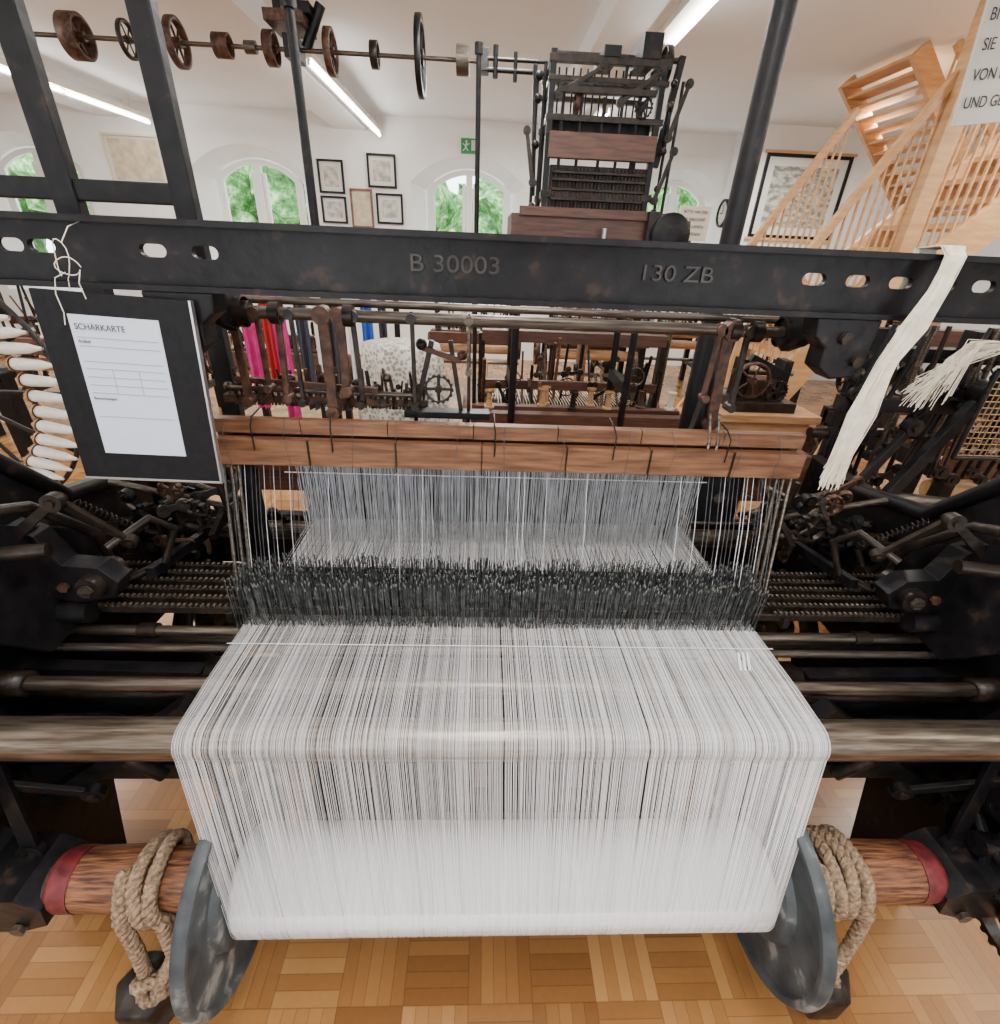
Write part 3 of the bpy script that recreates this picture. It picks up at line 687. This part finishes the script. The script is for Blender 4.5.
for row in range(3):
    for j in range(280):
        f=(j+R(-.5,.5))/280; x=-.50+1.13*f
        if math.sin(f*70+row)+R(-1,1)<-1.5: continue
        b.tube([(x,1.24+row*.03,1.08),(x+R(-.003,.003),1.24+row*.03,.94),(x+R(-.002,.002),1.24+row*.03,.80)],.00085,HARN,3,False)
b.bb(-.55,.68,1.22,1.33,1.075,1.09,WOODR); b.cyl((-.53,1.235,1.035),(.64,1.235,1.035),.0015,WARPA,6)
b.done()
b=B('harness_cords',L)
for j in range(120):
    x=-.58+1.31*(j+R(-.4,.4))/120
    if -.45<x<.58 and R(0,1)<.35: continue
    b.tube([(x,1.05,1.14),(x*.985,.99,1.02),(x*.96,.93,.90)],.0008,random.choice([HARND,HARND,HARND,HARN,HARND]),3,False)
b.done()
b=B('back_beam',L,.004)
b.bb(-.95,1.15,1.55,1.65,.82,1.0,WOODR); b.bb(-.95,1.15,1.50,1.54,.55,.75,IRON2); b.cyl((-.95,1.42,.74),(1.15,1.42,.74),.03,STEELD)
b.bb(.66,.80,1.32,1.40,.86,1.02,IRON); b.bolt((.73,1.319,.95),(0,-1,0),.02,STEELD); b.bb(-.55,.68,1.40,1.42,.78,1.02,IRON)
b.done()
# ---- side frames
b=B('side_frames',L,.003)
prof=[(.66,1.30),(.80,1.34),(.95,1.20),(1.10,1.03),(1.35,.98),(1.62,.98),(1.66,0),(1.5,0),(1.42,.5),(.95,.52),(.82,0),(.66,0),(.60,.45),(.52,.55),(.50,.85)]
for x0 in(-1.06,1.18):
    b.prism(prof,(x0,0,0),(0,1,0),(0,0,1),(.05,0,0),IRON)
    s_=1 if x0<0 else -1; xi=x0+(.05 if s_>0 else 0)
    P=lambda dx,y,z:(xi+s_*dx,y,z)
    for (y,z) in [(.8,1.2),(.9,1.05),(1.05,.92),(.7,.95),(.6,.7),(1.3,.85),(1.5,.8)]: b.bolt((xi,y,z),(s_,0,0),.018,IRON2,.014)
    b.tube([(xi,.66,1.3),(xi,.8,1.33),(xi,.95,1.19),(xi,1.1,1.02),(xi,1.35,.97)],.02,IRON,10)
    b.prism([(.70,1.02),(.82,1.10),(.95,1.02),(1.05,.9),(1.0,.82),(.8,.8),(.72,.9)],P(.08,0,0),(0,1,0),(0,0,1),(s_*.03,0,0),IRON)
    b.prism([(0,.90),(.16,.885),(.23,.90),(.25,.94),(.22,.975),(.15,.98),(.12,1.05),(.07,1.07),(.05,1.0),(0,.98)],P(0,.86,0),(s_,0,0),(0,0,1),(0,.045,0),IRON)
    b.cyl(P(.20,.84,.935),P(.20,.93,.935),.026,IRON2,18); b.bolt(P(.20,.838,.935),(0,-1,0),.014,STEELD)
    b.bolt(P(.09,.858,1.03),(0,-1,0),.012,STEELD); b.bolt(P(.14,.858,.93),(0,-1,0),.011,RUST); b.bolt(P(.05,.858,.94),(0,-1,0),.012,STEELD)
    b.link(P(.09,.84,1.05),P(.19,.86,1.13),.022,IRON2); b.link(P(.19,.87,1.13),P(.25,.93,1.0),.018,IRON2); b.link(P(.05,.82,1.0),P(.02,.78,1.15),.026,IRON)
    b.cyl(P(.20,.80,1.06),P(.02,.76,1.06),.014,IRON2); b.cyl(P(0,.86,.86),P(.17,.86,.86),.024,IRON,16)
    b.tube([P(.1,.74,1.16),P(.14,.86,1.12),P(.16,.96,1.0),P(.13,1.0,.88)],.011,IRON2,8)
    b.tube([P(.22,.90,1.0),P(.27,.98,1.03),P(.29,1.02,.98),P(.26,1.0,.90),P(.20,.96,.88)],.009,IRON2,8)
    b.spring(P(.14,.96,1.08),P(.22,1.02,.97),.007,IRON2,14,.0016)
    b.gear(P(.06,1.12,.80),X,.13,30,.03,IRON2); b.gear(P(.11,1.32,.70),X,.17,38,.03,IRON)
    b.wheel(P(.15,1.25,.5),X,.16,.05,IRON2,5)
    b.box(P(.25,1.2,.86),(.02,.5,.025),IRON,(-.15,0,0)); b.box(P(.3,1.3,.95),(.016,.35,.025),IRON2,(.4,0,0)); b.cyl(P(.1,1.3,.99),P(.35,1.3,.9),.010,STEELD,10)
    b.cyl(P(.05,1.18,1.02),P(.33,1.22,.93),.009,STEELD,10); b.ball(P(.33,1.22,.93),.016,IRON2)
    b.cyl(P(.36,1.2,.6),P(.34,1.15,1.08),.008,IRON2,10); b.cyl(P(.30,1.35,.5),P(.28,1.30,1.05),.009,IRON2,10)
    for k in range(20):
        p=P(R(.06,.36),R(1.08,1.45),R(.82,1.05)); q=(p[0]+R(-.09,.09),p[1]+R(-.04,.04),p[2]+R(-.09,.06))
        b.link(p,q,R(.012,.022),random.choice([IRON,IRON2,RUST,IRON]),.008)
    for k in range(14):
        p=P(R(.04,.38),R(1.08,1.5),R(.78,1.03)); b.cyl(p,(p[0]+R(-.12,.12),p[1]+R(-.03,.03),p[2]+R(-.03,.03)),R(.004,.011),random.choice([STEELD,IRON2,RUST,IRON2]),10)
    b.gear(P(.28,1.12,.96),(0,1,0),.045,16,.016,IRON2); b.gear(P(.20,1.18,1.0),(0,1,0),.032,12,.016,RUST); b.gear(P(.14,1.16,.92),(0,1,0),.05,18,.016,IRON)
    b.prism([(.48,.60),(.56,.84),(.66,.84),(.70,.72),(.64,.55)],P(.02,0,0),(0,1,0),(0,0,1),(s_*.05,0,0),IRON)
    b.prism([(0,.34),(.10,.335),(.16,.36),(.17,.42),(.13,.455),(.04,.46),(0,.5)],P(0,.49,0),(s_,0,0),(0,0,1),(0,.13,0),IRON); b.lathe(P(.16,ry,rz),(s_,0,0),[(0,.055),(.02,.05),(.02,.026)],IRON2,20)
    b.link(P(.1,.58,.45),P(.10,.62,.74),.035,IRON); b.box(P(.24,.70,.60),(.04,.04,.50),IRON,(0,s_*.9,0))
    b.box(P(.2,.75,.5),(.45,.05,.05),IRON); b.cyl(P(0,.7,.64),P(.35,.78,.62),.018,IRON2)
    b.tube([P(.02,.72,.66),P(.18,.76,.63),P(.30,.80,.52),P(.34,.82,.38),P(.34,.84,.1)],.022,IRON,10)
    b.prism([(0,.40),(.30,.56),(.34,.68),(0,.72)],P(0,.92,0),(s_,0,0),(0,0,1),(0,.03,0),IRON)
    b.prism([(0,.52),(.16,.55),(.30,.62),(.38,.70),(.40,.74),(0,.75)],P(0,.80,0),(s_,0,0),(0,0,1),(0,.03,0),IRON)
    b.tube([P(0,.62,.70),P(.12,.66,.66),P(.24,.70,.60),P(.30,.72,.50)],.016,IRON2,10); b.link(P(.05,.60,.66),P(.22,.64,.56),.026,IRON)
    b.bolt(P(.05,.488,.43),(0,-1,0),.014,STEELD); b.bolt(P(.11,.488,.36),(0,-1,0),.014,STEELD)
b.gear((1.12,.56,.50),(1,0,0),.10,26,.035,IRON); b.gear((1.16,.46,.38),(1,0,0),.09,24,.03,IRON2)
b.bb(-1.0,1.2,1.0,1.06,.30,.38,IRON); b.bb(-1.0,1.2,.80,.84,.42,.50,IRON2); b.cyl((-1.0,1.1,.55),(1.2,1.1,.55),.03,STEELD)
b.bb(-1.0,1.2,1.45,1.5,.3,.55,IRON); b.bb(-.9,1.1,1.15,1.35,.12,.2,IRON)
for x in(-.35,.0,.3): b.bb(x,x+.05,.9,1.5,.16,.22,WOODR)
b.bb(-.48,.62,.98,1.0,.38,.70,IRON); b.cyl((-1.0,.92,.60),(1.2,.92,.60),.05,IRON2,24)
b.bb(-.50,.64,.86,1.2,.06,.10,IRON2)
b.done()
# ---- card holder
H=empty('warping_card_holder',(-.620,.890,1.338)); H.rotation_euler=(math.radians(-2),math.radians(3),math.radians(4)); H.scale=(.84,1,.94)
b=B('board',H,.001); b.bb(-.145,.145,-.003,.006,-.175,.175,BOARD); b.bb(.141,.146,-.005,.008,-.176,.176,ALU); b.bb(-.146,.146,-.005,.008,-.178,-.173,ALU); b.done()
b=B('paper',H); b.bb(-.088,.078,-.0045,-.003,-.12,.138,PAPER)
for z in(.10,.085,.058,.045,.030,.015,.0,-.045): b.bb(-.08,.07,-.0052,-.0044,z-.0005,z+.0005,INKG)
for x in(-.03,.02): b.bb(x-.0004,x+.0004,-.0052,-.0044,.0,.045,INKG)
b.done()
text('title','SCH\u00c4RKARTE',(-.08,-.0055,.118),.015,INK,H,align='LEFT',ext=.0002)
text('line_1','Artikel:',(-.08,-.0055,.093),.008,INK,H,align='LEFT',ext=.0002); text('line_2','Bemerkungen:',(-.08,-.0055,-.01),.008,INK,H,align='LEFT',ext=.0002)
b=B('string',H)
def loop(cx,cz,rx,rz_,a0,a1,y=-.004,n=14): return [(cx+rx*math.cos(a0+(a1-a0)*i/n),y-.003*math.sin(i),cz+rz_*math.sin(a0+(a1-a0)*i/n)) for i in range(n+1)]
b.tube([(-.075,0,.165)]+loop(-.070,.225,.012,.030,-1.4,4.2),.0009,CREAM,6)
b.tube(loop(-.062,.215,.022,.014,0,6.0)+[(-.05,-.005,.19),(-.045,-.005,.165)],.0009,CREAM,6)
b.tube([(-.07,-.004,.205),(-.088,-.008,.195),(-.093,-.01,.17),(-.088,-.01,.14),(-.092,-.01,.12)],.0009,CREAM,6)
b.tube([(-.066,0,.25),(-.062,.02,.275),(-.06,.05,.285)],.0009,CREAM,6)
b.done()
# ---- skein
b=B('yarn_skein')
for k in range(190):
    j=V((R(-.021,.021),R(-.008,.008),0)); fz=R(.5,1.4)
    pts=[(.79,.98,1.53),(.79,.98,1.624),(.79,.925,1.628),(.785,.905,1.614),(.775,.90,1.56),(.760,.90,1.50),(.738,.90,1.44),(.728,.90,1.34),(.722,.90,1.26),(.722,.90,1.23)]
    sp=[.8,.8,.8,.6,.55,1.1,.7,1.15,.8,1.1]; ph=R(0,6)
    b.tube([V(p)+V((j.x*sp[i]+.004*fz*math.sin(i*1.7+ph),-abs(j.y)*1.2,R(-.001,.001)+(R(-.05,.02) if i==9 else 0))) for i,p in enumerate(pts)],.0008,CREAM,3,False)
b.done()
# ---- right side reeling frame
e=empty('yarn_reeling_frame',(0,0,0))
b=B('frame',e,.003)
b.bb(1.3,2.4,1.70,1.75,1.12,1.17,IRON); b.bb(1.3,2.4,1.80,1.86,1.28,1.33,IRON); b.cyl((1.25,1.75,1.02),(2.4,1.8,1.02),.02,IRON2)
for x in(1.38,1.75,2.3):
    b.bb(x-.025,x+.025,1.75,1.81,0,1.4,IRON)
for k in range(9): b.wheel((1.35+k*.11,1.78,1.22+.02*(k%2)),X,.06,.02,IRON2,5)
for k in range(22): x=1.3+k*.045; b.cyl((x,1.74,.85),(x+R(-.08,.08),1.70,1.42),.008,random.choice([IRON,IRON2,IRON,STEELD]),8)
for k in range(30): x=1.28+k*.035; z=R(.8,1.35); b.link((x,1.68,z),(x+R(-.08,.08),1.68,z+R(-.1,.1)),R(.015,.03),random.choice([IRON,IRON,IRON2]))
b.link((1.50,1.60,.78),(1.72,1.62,1.22),.05,IRON,.03); b.link((1.38,1.6,.85),(1.50,1.6,1.1),.035,IRON,.02); b.cyl((1.52,1.6,.82),(2.2,1.6,.76),.03,STEELD); b.cyl((1.52,1.55,.72),(2.0,1.6,.70),.022,STEELD)
b.done()
b=B('mesh_guard',e)
for k in range(13): b.cyl((1.66+k*.02,1.55,1.02),(1.66+k*.02,1.55,1.3),.0022,BRASS,5)
for k in range(14): b.cyl((1.66,1.55,1.02+k*.021),(1.91,1.55,1.02+k*.021),.0022,BRASS,5)
for a,c in(((1.65,1.55,1.01),(1.65,1.55,1.31)),((1.65,1.55,1.31),(1.92,1.55,1.31)),((1.65,1.55,1.01),(1.92,1.55,1.01))): b.cyl(a,c,.008,IRON,8)
b.done()
b=B('hanks',e)
for k in range(90):
    o=R(-.05,.05); p=R(-.03,.03)
    b.tube([(1.66+R(-.02,.05),1.62,1.37+o*.4),(1.56+R(-.01,.01),1.58+p,1.36+o*.7),(1.49+o*.8,1.56+p,1.32+o*.9),(1.44+o*1.3+R(-.01,.01),1.55+p,1.23+R(-.06,.05))],.0013,CREAM,4,False)
b.done()
b=B('wooden_pole'); b.cyl((1.22,1.86,0),(1.42,1.86,1.0),.014,PINE,10); b.ball((1.42,1.86,1.0),.02,PINE); b.done()
b=B('floor_cable'); b.tube([(.95,.72,.006),(1.1,.66,.006),(1.3,.66,.006),(1.5,.62,.006),(1.8,.66,.006)],.006,CABLE,8); b.done()
b=B('floor_cable'); b.tube([(-1.3,.75,.006),(-1.0,.68,.006),(-.8,.70,.006),(-.6,.9,.006)],.005,CABLE,8); b.done()
# ================================================================ LIGHT
w=bpy.data.worlds.new('World'); bpy.context.scene.world=w; w.use_nodes=True
w.node_tree.nodes['Background'].inputs[0].default_value=(.88,.94,1,1); w.node_tree.nodes['Background'].inputs[1].default_value=7.0
def area(loc,rot,sx,sy,p,c):
    l=bpy.data.lights.new('ceiling_fill_light','AREA'); l.shape='RECTANGLE'; l.size=sx; l.size_y=sy; l.energy=p; l.color=c
    o=bpy.data.objects.new('ceiling_fill_light',l); o.location=loc; o.rotation_euler=rot; bpy.context.collection.objects.link(o)
for x in(-3.6,.1,3.4):
    for y in(.0,3.0,5.8): area((x,y,2.76),(0,0,0),.25,1.6,(58 if y<5 else 75),(1,.98,.95))  # added fill panels under the ceiling, brightening the room apart from the tube lamps
# ================================================================ CAMERA
f=V((.0429,.8770,-.4787)).normalized(); r=V((.9989,-.0270,.0399)); r=(r-f*r.dot(f)).normalized(); u=r.cross(f)
cam=bpy.data.cameras.new('camera'); co=bpy.data.objects.new('camera',cam); bpy.context.collection.objects.link(co)
cam.sensor_fit='HORIZONTAL'; cam.sensor_width=36; cam.lens=17.64; cam.clip_start=.02
m=Matrix((r,u,-f)).transposed().to_4x4(); m.translation=V((0,0,1.6)); co.matrix_world=m
bpy.context.scene.camera=co
